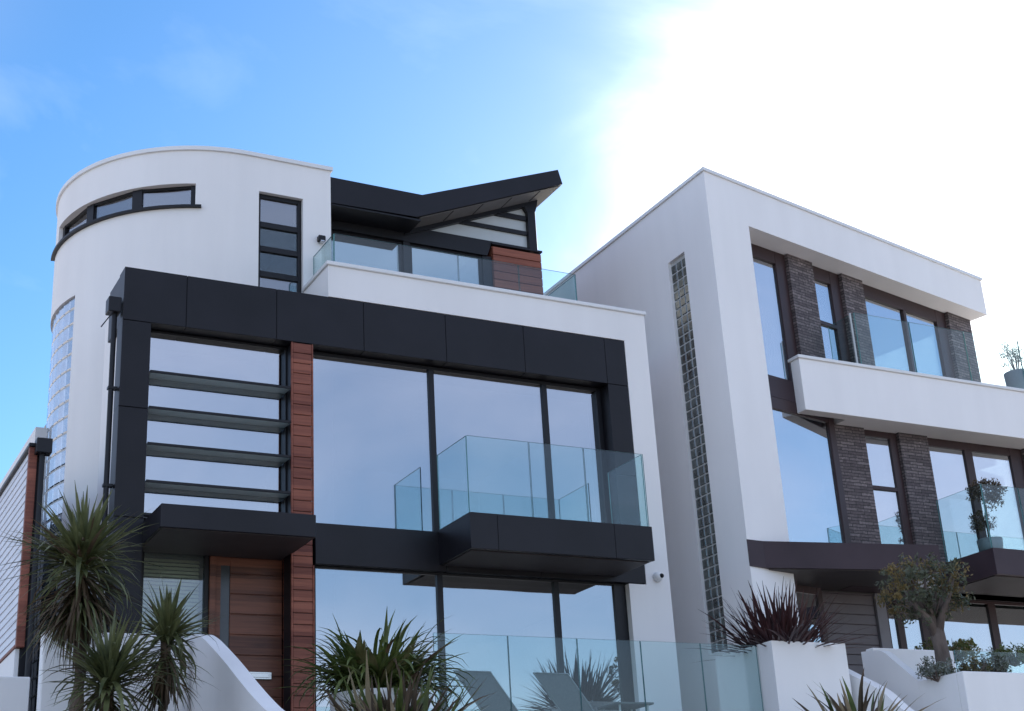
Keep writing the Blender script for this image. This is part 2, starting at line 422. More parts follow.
# ------------------------------------------------------------------ ground
def ground_z(x, y):
    if y < 8: return 0.0
    if y < 13: return 3.2 * (y - 8) / 5
    if y < 45: return 3.2
    return 3.2 - min(3.2, (y - 45) * 0.03)
g = MB()
ys = [-3000, -300, -60, -12, 0, 5, 7, 8, 9, 10, 11, 12, 13, 16, 20, 30, 45, 80, 160, 600, 3000]
xs = [-3000, -300, -60, -20, 0, 10, 20, 40, 120, 600, 3000]
vs = [(x, y, ground_z(x, y)) for y in ys for x in xs]
fs = [(j * len(xs) + i, j * len(xs) + i + 1, (j + 1) * len(xs) + i + 1, (j + 1) * len(xs) + i) for j in range(len(ys) - 1) for i in range(len(xs) - 1)]
g.add(vs, fs)
setting(g.build('ground', plain('pale_gravel', (0.44, 0.39, 0.35), 0.95, 0.2, 0.6, 0.5, 30), None))
m = MB(); m.box(-400, -4.0, 0.0, 400, 4.2, 0.02); setting(m.build('road', plain('asphalt', (0.055, 0.055, 0.057), 0.85, 0.2, 3, 0.4, 120), None))
m = MB(); m.box(-400, 4.2, 0.0, 400, 6.4, 0.13, 0, 0.02); setting(m.build('pavement', STONE, None))
m = MB(); m.box(-400, -7.5, 0.0, 400, -4.0, 0.12, 0, 0.02); setting(m.build('promenade', STONE, None))
m = MB(); m.box(-3000, -2500, 0.0, 3000, -90, 0.03)
setting(m.build('sea', plain('sea_water', (0.02, 0.06, 0.075), 0.12, 0.2, 0.05, 0.5, 0.8), None))
m = MB(); m.box(6.62, 15.0, 3.2, 13.1, 18.1, 3.55, 0, 0.01); setting(m.build('terrace', STONE, None))

# ------------------------------------------------------------------ the left house
H = thing('house', (8.0, 20.0, 3.2), 'white house with a rounded corner tower, charcoal window frame and butterfly roof', 'house')

# front render strip, the band over the charcoal frame, right flank
m = MB()
m.wall(ID, [6.74, 11.36, 11.664, 12.08], [2.5, 6.04, 9.915, 10.40], lambda u, z: z > 9.915 or (z < 6.04 and u > 11.36) or u > 11.664, 17.5, 17.8)
m.box(11.8, 17.8, 2.5, 12.08, 26.0, 10.40)
m.box(6.74, 17.8, 9.95, 6.95, 18.53, 10.40)
m.box(6.0, 25.7, 2.5, 11.8, 26.0, 10.40)
m.box(3.96, 17.83, 2.5, 4.15, 18.9, 9.9)
m.box(3.46, 21.0, 2.5, 3.9, 25.7, 8.75)
m.build('rendered_wall', WHITE, H)
m = MB()
m.box(6.71, 17.465, 10.402, 12.11, 17.84, 10.462, 0, 0.008)
m.box(6.71, 17.84, 10.402, 6.98, 18.53, 10.462, 0, 0.008)
m.box(11.77, 17.84, 10.402, 12.11, 26.02, 10.462, 0, 0.008)
m.build('parapet_coping', COPING, H)

# rounded tower: flat front run then round to the left and back
CX, CY, CR = 5.9, 20.85, 2.32
def FD(s, v, z):
    if s <= 1.29: return (7.19 - s, 18.53 + v, z)
    a = -math.pi / 2 - (s - 1.29) / CR
    return (CX + (CR - v) * math.cos(a), CY + (CR - v) * math.sin(a), z)
SA = lambda deg: 1.29 + CR * R(deg - 90)
fw0, fw1 = 7.19 - 6.74, 7.19 - 6.045
op = [(fw0, fw1, 10.05, 11.965), (SA(109.7), SA(179.5), 11.60, 11.975), (SA(159.2), SA(212), 2.6, 10.52)]
ub = sorted(set([0, fw0, fw1, 1.29] + [SA(90 + 2.5 * k) for k in range(1, 73)] + [SA(109.7), SA(179.5), SA(159.2), SA(212)]))
zb = [2.5, 2.6, 10.05, 10.52, 11.60, 11.965, 11.975, 12.53]
m = MB(); m.wall(FD, ub, zb, lambda u, z: not any(a < u < b and c < z < d for a, b, c, d in op), 0, 0.25)
m.box(6.9, 18.78, 9.9, 7.19, 19.4, 12.53)
dr = m.build('curved_wall', WHITE, H)
m = MB(); m.wall(FD, [-0.03] + [u for u in ub if u > 0], [12.532, 12.595], lambda u, z: True, -0.035, 0.29)
m.build('roof_coping', COPING, H)
m = MB(); m.lathe([(2.05, 12.2), (2.05, 12.4)], CX, CY, 48); m.box(5.9, 18.8, 12.2, 7.1, 22.8, 12.4); m.build('flat_roof', INTERIOR, H)

# strip window round the tower: flat panes between broad dark posts
w = MB()
posts = [(109.7, 111.5), (130.2, 134.2), (153.0, 157.0), (176.5, 179.5)]
for a, b in posts:
    w.wall(FD, [SA(a), SA(b)], [11.605, 11.972], lambda u, z: True, 0.06, 0.16)
for a, b in zip(posts[:-1], posts[1:]):
    w.wall(FD, [SA(a[1]), SA(b[0])], [11.605, 11.64], lambda u, z: True, 0.07, 0.15)
    w.wall(FD, [SA(a[1]), SA(b[0])], [11.935, 11.972], lambda u, z: True, 0.07, 0.15)
wo = w.build('window', FRAME, H)
for a, b in zip(posts[:-1], posts[1:]):
    p = MB(); p.wall(FD, [SA(a[1]), SA(b[0])], [11.64, 11.935], lambda u, z: True, 0.10, 0.12); p.build('pane', GLASS_DIM, wo)
sl = MB(); sl.wall(FD, [SA(107.5)] + [SA(108.5 + 2.5 * k) for k in range(0, 33)], [11.565, 11.60], lambda u, z: True, -0.06, 0.05)
sl.build('sill', FRAME, wo)

# glass-block strip round the tower
m = MB()
m.wall(FD, [SA(159.2 + 3.3 * k) for k in range(17)], [2.6 + .495 * k for k in range(17)], lambda u, z: True, 0.048, 0.2, 1)
aa = 159.45
while aa < 211:
    z = 2.62
    while z < 10.4:
        m.box(SA(aa), 0.035, z, SA(aa + 4.4), 0.1, z + 0.222, 0, 0.014, FD)
        z += 0.2415
    aa += 4.82
m.build('glass_block_strip', [BLOCK_BLUE, MORTAR], H)

# tall four-light window on the flat run of the tower
FDx = lambda u, v, z: (u, 18.53 + v, z)
window(H, FDx, 6.045, 6.74, 10.05, 11.965, 0.07, (), [(11.455, 0.09), (11.055, 0.09), (10.645, 0.09)], 0.05, FRAME, GLASS_DIM, fr=0.06, ft=0.07)

# charcoal zinc surround built of separate cassettes
m = MB()
gp = 0.0035
def cass(x0, x1, z0, z1, y0=17.5, y1=17.8):
    m.box(x0 + gp, y0, z0 + gp, x1 - gp, y1, z1 - gp, 0, 0.004)
for a, b in zip([3.88, 4.72, 5.98, 7.27, 8.56, 9.86, 11.29], [4.72, 5.98, 7.27, 8.56, 9.86, 11.29, 11.66]):
    cass(a, b, 9.15, 9.91)
for a, b in ((7.95, 9.15), (6.5, 7.95), (4.6, 6.5), (2.5, 4.6)): cass(3.88, 4.26, a, b)
for a, b in ((7.7, 9.15), (6.61, 7.7)): cass(11.29, 11.66, a, b)
for a, b in ((6.52, 8.42), (8.42, 9.9), (9.9, 11.66)): cass(a, b, 6.05, 6.61)
m.box(3.885, 17.52, 9.16, 11.655, 17.79, 9.90, 0); m.box(3.885, 17.52, 2.5, 4.255, 17.79, 9.16, 0)
m.box(11.295, 17.52, 6.06, 11.655, 17.79, 9.16, 0); m.box(6.53, 17.52, 6.06, 11.295, 17.79, 6.60, 0)
m.box(3.895, 17.8, 9.16, 11.65, 18.4, 9.90, 0)                           # soffit over the glazing
m.box(11.30, 17.8, 6.06, 11.65, 18.15, 9.16, 0)                          # right reveal
m.box(6.54, 17.8, 6.062, 11.30, 18.1, 6.598, 0)
m.build('zinc_frame', ZINC, H)

# interior shell
m = MB()
m.box(4.15, 18.12, 6.18, 11.8, 25.7, 6.60); m.box(4.15, 18.42, 9.2, 11.8, 25.7, 9.9); m.box(3.9, 17.86, 3.25, 11.8, 25.7, 3.58)
m.box(6.95, 17.8, 9.92, 11.8, 19.6, 10.06, 1)
m.box(6.2, 18.13, 3.58, 6.4, 23, 9.2); m.box(4.15, 23, 3.58, 11.8, 23.2, 12.0)
m.build('interior', [INTERIOR, CARPET], H)

# glazing: louvred bay, first-floor wall of glass, ground-floor wall of glass
lw = window(H, ID, 4.265, 6.212, 6.6, 9.145, 17.73, (), (), 0.04, ft=0.03, fr=0.025)
for zt in (8.46, 7.965, 7.475, 6.975):
    f = MB(); f.box(4.27, 17.515, zt, 6.195, 17.53, zt + 0.036, 1, 0.003); f.box(4.27, 17.53, zt + 0.008, 6.19, 17.76, zt + 0.026, 0, 0.0)
    f.build('louvre_fin', [FIN, FRAME], lw)
window(H, ID, 6.50, 11.29, 6.62, 9.145, 17.73, [(8.405, 0.085), (10.29, 0.085)], (), 0.05, fr=0.08, ft=0.05)
window(H, ID, 6.50, 11.355, 3.58, 6.055, 17.6, [(8.36, 0.085), (10.19, 0.085)], (), 0.06, fr=0.2, ft=0.03)
# cedar post between the bays
m = MB()
z = 3.3
while z < 9.1:
    m.box(6.215, 17.505, z, 6.485, 17.9, min(z + 0.142, 9.145), 0, 0.006); z += 0.15
m.box(6.225, 17.52, 3.3, 6.475, 17.89, 9.13, 1); m.box(6.207, 17.54, 3.3, 6.2135, 17.85, 9.14, 1); m.box(6.2, 17.9, 3.3, 6.48, 18.12, 9.14, 1)

m.build('timber_post', [CEDAR, FRAME], H)
m = MB(); m.box(6.19, 17.497, 3.3, 6.214, 17.53, 9.147, 0, .003); m.box(6.486, 17.497, 3.3, 6.506, 17.53, 6.03, 0, .003); m.box(6.486, 17.497, 6.63, 6.506, 17.53, 9.147, 0, .003); m.build('post_trim', CEDAR, H)

# entrance: sidelight with blind, timber door, deep canopy
sd = window(H, ID, 4.30, 5.22, 3.58, 6.22, 17.9, (), (), 0.06, FRAME, window_glass('clear_glass', 0.06, (0.9, 0.94, 0.92)), fl=0.08, ft=0.05)
m = MB(); z = 3.7
while z < 6.1: 
    m.add([(4.40, 18.06, z), (5.14, 18.06, z), (5.14, 18.10, z + 0.045), (4.40, 18.10, z + 0.045)], [(0, 1, 2, 3)]); z += 0.05
m.build('blind', plain('blind_slats', (0.70, 0.70, 0.58), 0.6, 0.05), sd)
m = MB(); m.box(4.27, 17.86, 6.22, 6.12, 18.1, 6.6, 0); m.build('door_head', FRAME, H)
d = MB()
d.box(5.22, 17.86, 3.58, 5.30, 18.0, 6.22, 1, .005); d.box(6.40, 17.86, 3.58, 6.50, 18.0, 6.22, 1, .005) if False else None
d.box(6.10, 17.87, 3.58, 6.19, 18.0, 6.22, 1, .005) if False else None
zz = 3.60
while zz < 6.1:
    h = 0.262
    d.box(5.50, 17.90, zz, 6.345, 17.96, min(zz + h - 0.008, 6.17), 0, 0.006); d.box(5.305, 17.90, zz, 5.375, 17.96, min(zz + h - 0.0, 6.17), 0, 0.0); zz += h
d.box(5.31, 17.915, 3.6, 5.37, 17.95, 6.165, 0); d.box(5.505, 17.915, 3.6, 6.34, 17.95, 6.16, 0)
d.box(5.37, 17.905, 3.6, 5.505, 17.955, 4.62, 0); d.box(5.37, 17.905, 6.06, 5.505, 17.955, 6.168, 0)
d.box(5.22, 17.87, 6.17, 6.46, 18.0, 6.22, 1)
dr_ = d.build('front_door', [DOORWOOD, DOORWOOD], H)
m = MB(); m.box(6.35, 17.86, 3.58, 6.43, 18.0, 6.168, 0, .005); m.build('door_jamb', DOORWOOD, dr_)
m = MB(); m.box(5.372, 17.92, 4.62, 5.503, 17.94, 6.06); m.build('door_glass', plain('obscure_glass', (0.05, 0.055, 0.06), 0.2, 0.2), dr_)
m = MB(); m.box(5.74, 17.87, 4.60, 6.06, 17.9, 4.70, 0, .008); m.box(5.78, 17.86, 4.625, 6.02, 17.87, 4.675, 0, .004); m.build('letterbox', STEEL, dr_)
m = MB(); m.tube([(5.34, 17.84, 4.7), (5.34, 17.84, 3.9)], 0.016, 0, 12); m.box(5.33, 17.84, 4.62, 5.35, 17.9, 4.64); m.box(5.33, 17.84, 3.98, 5.35, 17.9, 4.0); m.build('handle', STEEL, dr_)
m = MB()
m.box(4.245, 16.62, 6.165, 6.205, 17.49, 6.455, 0, 0.006); m.box(4.27, 17.49, 6.17, 6.11, 17.85, 6.44, 0)
m.build('door_canopy', ZINC, H)
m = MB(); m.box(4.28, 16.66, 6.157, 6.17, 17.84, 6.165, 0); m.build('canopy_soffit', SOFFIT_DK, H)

# balcony with its glass
b = MB()
for a, c in ((8.31, 8.72), (8.72, 10.55), (10.55, 11.18)): b.box(a + .003, 16.5, 6.135, c - .003, 16.56, 6.625, 0, 0.004)
b.box(8.315, 16.56, 6.14, 11.175, 17.497, 6.62, 0)
bo = b.build('balcony', ZINC, H)
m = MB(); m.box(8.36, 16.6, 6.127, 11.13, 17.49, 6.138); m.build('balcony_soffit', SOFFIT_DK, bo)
def FBf(y): return lambda u, v, z: (u, y + v, z)
for a, c in ((8.325, 9.275), (9.29, 10.15), (10.165, 11.15)):
    rail_panel('glass_panel', FBf(16.53), a, c, 6.63, 7.70, bo)
rail_panel('glass_panel', FX(8.33), 16.55, 17.47, 6.63, 7.70, bo); rail_panel('glass_panel', FX(11.14), 16.55, 17.47, 6.63, 7.70, bo)

# pent room: roof, glazing, louvred gable, timber panel
m = MB()
m.extrude_y([(7.195, 12.475), (8.78, 12.465), (11.36, 13.45), (11.43, 13.19), (8.67, 12.05), (7.195, 12.03)], 18.6, 25.2)
m.build('butterfly_roof', ZINC, H)
m = MB()
m.extrude_y([(8.75, 12.075), (11.41, 13.172), (11.412, 13.165), (8.752, 12.068)], 18.64, 25.1); 
for k in range(4):                                                        # board joints under the slope
    x = 9.35 + k * 0.55; zq = 12.06 + (x - 8.7) * 0.4125
    m.box(x, 18.66, zq - 0.015, x + 0.018, 19.05, zq + 0.012, 1)
m.build('soffit', [SOFFIT, SOFFIT_DK], H)
m = MB()
m.box(7.2, 19.10, 11.86, 8.66, 19.3, 12.3); m.box(7.2, 18.62, 12.00, 8.75, 19.1, 12.028)
m.extrude_y([(8.66, 11.86), (10.18, 11.86), (10.27, 12.10), (10.98, 12.10), (10.98, 12.14), (9.1, 12.14), (8.66, 12.0)], 19.12, 19.3)
m.extrude_y([(8.68, 11.96), (10.98, 12.91), (10.98, 13.0), (8.72, 12.07)], 19.08, 19.31)
m.extrude_y([(9.68, 12.378), (10.98, 12.378), (10.98, 12.446), (9.84, 12.446)], 19.125, 19.29)
m.extrude_y([(10.37, 12.655), (10.98, 12.655), (10.98, 12.738), (10.54, 12.738)], 19.125, 19.29)
m.box(10.98, 19.09, 12.10, 11.14, 19.33, 13.05, 0, .006)
m.extrude_y([(10.85, 13.0), (11.2, 13.09), (11.17, 12.93), (11.14, 12.84), (10.98, 12.8)], 19.085, 19.32)
m.box(8.66, 19.13, 10.06, 8.78, 19.26, 11.86, 0, .004); m.box(10.10, 19.15, 10.06, 10.27, 19.35, 11.86)
m.build('gable_frame', FRAME, H)
m = MB()
m.extrude_y([(9.12, 12.14), (10.98, 12.14), (10.98, 12.378), (9.69, 12.378)], 19.17, 19.19)
m.extrude_y([(9.84, 12.446), (10.98, 12.446), (10.98, 12.655), (10.35, 12.655)], 19.17, 19.19)
m.extrude_y([(10.53, 12.738), (10.98, 12.738), (10.98, 12.9), (10.9, 12.9)], 19.17, 19.19)
m.build('gable_panel', FROST, H)
window(H, ID, 7.2, 8.66, 10.06, 11.86, 19.17, (), (), 0.05, FRAME, GLASS, ft=0.04)
window(H, ID, 8.78, 10.10, 10.06, 11.86, 19.17, (), (), 0.05, FRAME, GLASS, ft=0.04)
m = MB(); z = 10.1
while z < 12.0:
    m.box(10.28, 19.10, z, 11.20, 19.15, min(z + 0.14, 12.07), 0, 0.006); z += 0.15
m.box(10.28, 19.15, 10.06, 11.19, 25, 12.06, 0); m.box(10.26, 19.08, 12.073, 11.22, 19.17, 12.103, 1); m.box(10.94, 19.33, 12.10, 11.14, 25, 12.85, 1)
m.build('timber_panel', [CEDAR, FRAME], H)
m = MB(); m.box(7.2, 24.6, 10.06, 11.4, 24.8, 12.3); m.build('interior_back_wall', INTERIOR, H)
tr = MB(); tr.box(6.9, 17.62, 10.462, 10.97, 17.68, 10.49, 0, .004); tr.box(6.87, 17.68, 10.462, 6.92, 18.5, 10.49, 0, .004)
to = tr.build('terrace_balustrade', ALU, H)
for a, c in ((6.9, 7.89), (7.905, 8.88), (8.895, 9.92), (9.935, 10.95)): rail_panel('glass_panel', FBf(17.65), a, c, 10.49, 11.0, to)
rail_panel('glass_panel', FX(6.895), 17.67, 18.5, 10.49, 11.0, to); rail_panel('glass_panel', FX(10.95), 17.67, 19.05, 10.49, 11.0, to)

# fittings
m = MB(); m.box(6.96, 18.44, 11.27, 7.07, 18.528, 11.36, 0, .008); m.box(6.985, 18.42, 11.245, 7.045, 18.5, 11.27, 1, .004); m.build('wall_lamp', [FRAME, STEEL], H)
m = MB()
vs0 = len(m.v); m.lathe([(0.02, 0), (0.075, 0.0), (0.078, .02), (0.066, 0.06), (0.045, 0.085), (0.01, 0.095)], 0, 0, 20)
m.v = [(11.86 + x, 17.497 - z, 6.16 + y) for x, y, z in m.v]
co = m.build('security_camera', plain('white_plastic', (0.75, 0.75, 0.75), 0.4, 0.02), H, True)
m = MB(); m.lathe([(0.008, -0.01), (0.036, 0.0), (0.034, .03), (0.02, 0.05), (0.004, 0.056)], 0, 0, 16)
m.v = [(11.885 + x, 17.43 - z, 6.165 + y) for x, y, z in m.v]; m.build('lens', FRAME, co, True)
m = MB(); m.tube([(3.80, 17.62, 9.3), (3.80, 17.62, 2.6)], 0.035, 0, 12); m.box(3.70, 17.53, 9.26, 3.865, 17.72, 9.47, 0, .008)
for z in (8.2, 6.9, 5.6, 4.5): m.box(3.755, 17.58, z, 3.877, 17.66, z + .035)
dp = m.build('downpipe', FRAME, H)
m = MB(); m.tube([(3.78, 17.56, 9.28), (3.60, 17.45, 8.98)], 0.008, 0, 6); m.build('overflow_spout', FRAME, dp)

# ------------------------------------------------------------------ the right house
A2 = R(12.2); TX, TY = math.cos(A2), math.sin(A2); OX, OY = 13.21, 17.0
def F2(u, v, z): return (OX + u * TX - v * TY, OY + u * TY + v * TX, z)
def P2(u, v): p = F2(u, v, 0); return (p[0], p[1])
G = thing('house', (17.0, 20.0, 3.2), 'angular white house with dark brick piers, flat overhanging roof and white balcony parapet', 'house')

m = MB()
m.prism([(OX, OY), P2(1.0, 0), P2(1.0, .5), (OX, 17.5)], 2.5, 12.24)                                         # corner pier
m.prism([(OX, OY), P2(8.14, 0), P2(8.14, 9.5), (OX, 26.5)], 12.24, 12.985)                                    # roof box
m.wall(FX(OX), [17.5, 17.775, 18.27, 26.5], [2.5, 5.2, 11.85, 12.24], lambda u, z: not (17.775 < u < 18.27 and 5.2 < z < 11.85), 0, 0.3)
m.build('rendered_wall', WHITE_R, G)
m = MB(); c = P2(8.17, -0.03); e = P2(8.17, 9.53)
m.prism([(OX - 0.03, OY - 0.037), c, e, (OX - 0.03, 26.53)], 12.988, 13.045); m.build('roof_coping', COPING, G)
# glass-block slot in the flank
m = MB(); m.box(17.775, 0.055, 5.2, 18.27, 0.25, 11.85, 1, 0, FX(OX))
z = 5.215
while z < 11.7:
    for a in (17.782, 17.946, 18.11): m.box(a, 0.04, z, a + 0.142, 0.14, z + 0.142, 0, 0.01, FX(OX))
    z += 0.1645
m.build('glass_block_strip', [BLOCK, MORTAR], G)
# upper floor
bk = [(2.42, 3.10), (3.94, 4.56), (7.28, 8.06)]
for a, b_ in bk:
    m = MB(); m.box(a, 0.35, 9.2, b_, 0.75, 12.238, 0, 0, F2); m.build('brick_pier', BRICK, G)
window(G, F2, 1.005, 2.415, 9.6, 12.238, 0.42, (), (), 0.06, FRAME_FLARE, GLASS_R, fr=0.27, ft=0.24, depth=0.09)
window(G, F2, 3.105, 3.935, 9.25, 12.238, 0.42, (), [(11.13, 0.07)], 0.05, FRAME_FLARE, GLASS_R, fr=0.27, ft=0.26, depth=0.09)
window(G, F2, 4.565, 7.275, 9.25, 12.238, 0.42, [(5.89, 0.08)], (), 0.06, FRAME_FLARE, GLASS_R, fr=0.32, ft=0.26, depth=0.09)
m = MB(); m.box(1.003, 0.06, 9.22, 2.55, 0.55, 9.597, 0, .004, F2); m.build('spandrel', ZINC_FLARE, G)
window(G, F2, 1.003, 2.66, 6.7, 9.215, 0.05, (), (), 0.05, FRAME_FLARE, GLASS_R, fr=0.15, ft=0.20, depth=0.09)
# parapet of the upper balcony
m = MB(); m.box(14.87, 17.2, 9.03, 24, 17.42, 9.93, 0, .004); m.prism([(15.9, 17.421), (24, 17.421), (24, 18.8), (15.9, 17.85)], 9.04, 9.2)
m.build('balcony_parapet', WHITE_R, G)
m = MB(); m.box(14.84, 17.165, 9.932, 24, 17.455, 9.985, 0, .006); m.build('parapet_coping', COPING, G)
ur = MB(); ur.box(16.3, 17.27, 9.985, 23.9, 17.33, 10.0); uo = ur.build('terrace_balustrade', ALU, G)
for a, c in ((16.32, 17.55), (17.565, 18.85), (18.865, 20.2), (20.215, 21.6), (21.615, 23)): rail_panel('glass_panel', FBf(17.3), a, c, 10.0, 11.0, uo)
rail_panel('glass_panel', FX(16.33), 17.32, 18.0, 10.0, 11.0, uo)
m = MB(); m.tube([(16.28, 17.36, 9.985), (16.28, 17.36, 11.0)], 0.018, 0, 10); m.build('balustrade_post', ALU, uo)
# first floor, square to the street
for a, b_ in ((15.80, 16.50), (17.27, 17.93), (20.26, 21.6)):
    m = MB(); m.box(a, 17.68, 6.7, b_, 18.1, 9.038); m.build('brick_pier', BRICK, G)
window(G, ID, 16.505, 17.265, 6.7, 9.038, 17.74, (), [(8.01, 0.07)], 0.05, FRAME_FLARE, GLASS_R, fr=0.16, ft=0.11)
window(G, ID, 17.935, 20.255, 6.7, 9.038, 17.74, [(18.92, 0.18)], (), 0.05, FRAME_FLARE, GLASS_R, fr=0.30, ft=0.15)
m = MB(); m.box(15.75, 17.70, 6.27, 24, 18.05, 6.698); m.box(15.8, 17.5, 6.72, 24, 17.69, 6.735) if False else None; m.box(17.6, 17.48, 6.3, 24, 17.7, 6.69); m.build('floor_band', ZINC_FLARE, G)
# wedge canopy, jutting further out to the right
m = MB(); m.prism([(13.20, 16.99), (13.52, 17.02), (16.55, 16.47), (16.75, 17.67), (15.74, 17.67), (14.2, 17.33), (13.25, 17.1)], 6.29, 6.70); m.build('entrance_canopy', ZINC_FLARE, G)
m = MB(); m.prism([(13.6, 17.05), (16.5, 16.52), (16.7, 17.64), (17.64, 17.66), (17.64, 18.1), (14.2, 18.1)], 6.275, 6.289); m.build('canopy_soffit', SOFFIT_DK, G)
# balcony
b = MB()
for a, c in ((17.65, 18.35), (18.35, 20.3), (20.3, 22)): b.box(a + .003, 16.4, 6.28, c - .003, 16.46, 6.715, 0, .004)
b.box(17.655, 16.46, 6.285, 21.99, 17.49, 6.71)
bo = b.build('balcony', ZINC_FLARE, G)
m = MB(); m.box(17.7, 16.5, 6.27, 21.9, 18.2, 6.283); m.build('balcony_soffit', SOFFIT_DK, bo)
for a, c in ((17.68, 18.5), (18.515, 19.7), (19.715, 21.9)): rail_panel('glass_panel', FBf(16.43), a, c, 6.72, 7.79, bo)
rail_panel('glass_panel', FX(17.685), 16.45, 17.47, 6.72, 7.79, bo)
# ground floor: small side window, boarded door, glazed room
window(G, F2, 1.003, 2.30, 3.58, 6.28, 0.5, (), (), 0.06, FRAME_FLARE, GLASS_R, fl=0.4, ft=0.12, fr=0.12)
d = MB(); z = 3.6
while z < 6.25:
    d.box(15.40, 18.10, z, 16.52, 18.14, min(z + 0.158, 6.26), 0, .006); z += 0.165
d.box(15.39, 18.115, 3.58, 16.53, 18.2, 6.265, 1)
dd = d.build('boarded_door', [plain('door_boards', (0.115, 0.095, 0.10), 0.5, 0.1), FRAME_FLARE], G)
m = MB(); m.box(16.53, 18.05, 3.58, 16.74, 18.2, 6.268, 0, .005); m.build('door_jamb', plain('grey_jamb', (0.17, 0.155, 0.165), 0.5, 0.05), dd)
window(G, ID, 16.745, 22.5, 3.58, 6.268, 18.10, [(17.05, 0.14), (17.60, 0.17), (19.2, 0.17), (20.9, 0.15)], (), 0.06, FRAME_FLARE, GLASS_R, ft=0.05)
m = MB()
m.box(13.52, 17.6, 6.3, 24, 26, 6.68); m.prism([(13.52, 17.9), P2(2.7, .55), P2(9, .8), (22, 26), (13.52, 26)], 9.05, 9.22)
m.box(13.52, 22.5, 3.4, 24, 22.7, 12.2); m.box(13.0, 17.9, 3.3, 24, 26, 3.57)
m.build('interior', [INTERIOR], G)
m = MB(); m.box(1.9, 0.56, 3.57, 2.35, 1.0, 6.28, 0, 0, F2); m.build('porch_wall', ZINC_FLARE, G)

# ------------------------------------------------------------------ boarded side wall and low walls on the left
S = thing('boundary_screen', (2.97, 20, 3.2), 'tall white boarded wall with brown end trim and black drainpipe, left of the tower', 'wall')
m = MB(); z = 4.95
while z < 7.35:
    z1 = min(z + 0.1035, 7.38)
    m.add([(2.893, 17.84, z), (2.893, 32, z), (2.905, 32, z1), (2.905, 17.84, z1), (2.93, 17.84, z), (2.93, 32, z), (2.93, 32, z1), (2.93, 17.84, z1)],
          [(0, 1, 2, 3), (4, 5, 6, 7), (0, 1, 5, 4), (3, 2, 6, 7), (0, 3, 7, 4), (1, 2, 6, 5)]); z += 0.106
m.build('boards', BOARD_W, S)
m = MB(); m.box(2.93, 17.84, 2.9, 3.05, 32, 7.38); m.build('backing', FRAME, S)
m = MB(); m.box(2.87, 17.76, 4.9, 2.97, 17.84, 7.38, 0, .005); m.box(2.865, 17.84, 4.9, 2.93, 32, 4.94, 0, .004); m.build('end_trim', CEDAR, S)
m = MB(); m.box(2.88, 17.86, 2.9, 2.929, 32, 4.895); m.build('plinth', WHITE_G, S)
m = MB(); m.box(2.86, 17.74, 7.385, 3.07, 32, 7.43, 0, .005); m.build('capping', FRAME, S)
m = MB(); m.tube([(3.02, 17.72, 7.3), (3.02, 17.72, 4.3)], 0.036, 0, 12); m.box(2.93, 17.62, 7.28, 3.12, 17.79, 7.47, 0, .008); m.build('drainpipe', FRAME, S)
m = MB(); m.box(-6, 16.6, 2.9, 2.86, 16.85, 4.36, 0, .01)
tag(m.build('low_wall', WHITE_G), 'low white garden wall in shade at the bottom left corner, below the boarded wall', 'wall')
m = MB(); m.box(2.87, 16.0, 2.9, 4.40, 16.2, 4.76, 0, .012)
tag(m.build('garden_wall', WHITE_G), 'white garden wall behind the spiky palms, below the charcoal pillar', 'wall')
def stair_wall(x0, x1, prof, bottom=2.0):
    m = MB(); n = len(prof)
    poly = prof + [(prof[-1][0], bottom), (prof[0][0], bottom)]
    m.extrude_x(poly, x0, x1)
    o = m.build('stair_wall', WHITE_G)
    return o
def smooth_prof(pts, n=5):
    out = []
    for i in range(len(pts) - 1):
        p0 = pts[max(i - 1, 0)]; p1 = pts[i]; p2 = pts[i + 1]; p3 = pts[min(i + 2, len(pts) - 1)]
        for k in range(n):
            t = k / n
            out.append(tuple(0.5 * ((2 * p1[c]) + (-p0[c] + p2[c]) * t + (2 * p0[c] - 5 * p1[c] + 4 * p2[c] - p3[c]) * t * t + (-p0[c] + 3 * p1[c] - 3 * p2[c] + p3[c]) * t ** 3) for c in (0, 1)))
    out.append(pts[-1]); return out
tag(stair_wall(4.5, 4.68, smooth_prof([(17.2, 4.78), (16.3, 4.78), (15.95, 4.765), (15.65, 4.67), (15.34, 4.53), (14.78, 4.25), (14.26, 3.97), (13.77, 3.72), (13.3, 3.52), (12.5, 3.3)])),
    'white stair wall with a sweeping curved top in front of the timber door', 'wall')
tag(stair_wall(12.75, 12.92, smooth_prof([(15.4, 4.68), (15.1, 4.55), (14.64, 4.306), (14.08, 4.0), (13.7, 3.69), (13.0, 3.3)])),
    'white stair wall sloping down beside the planter of dark red flax', 'wall')
tag(stair_wall(13.62, 13.76, smooth_prof([(15.31, 4.723), (15.0, 4.69), (14.85, 4.63), (14.71, 4.511), (14.514, 4.346), (14.3, 4.165)])),
    'white stair wall dipping towards the planter of the olive tree', 'wall')

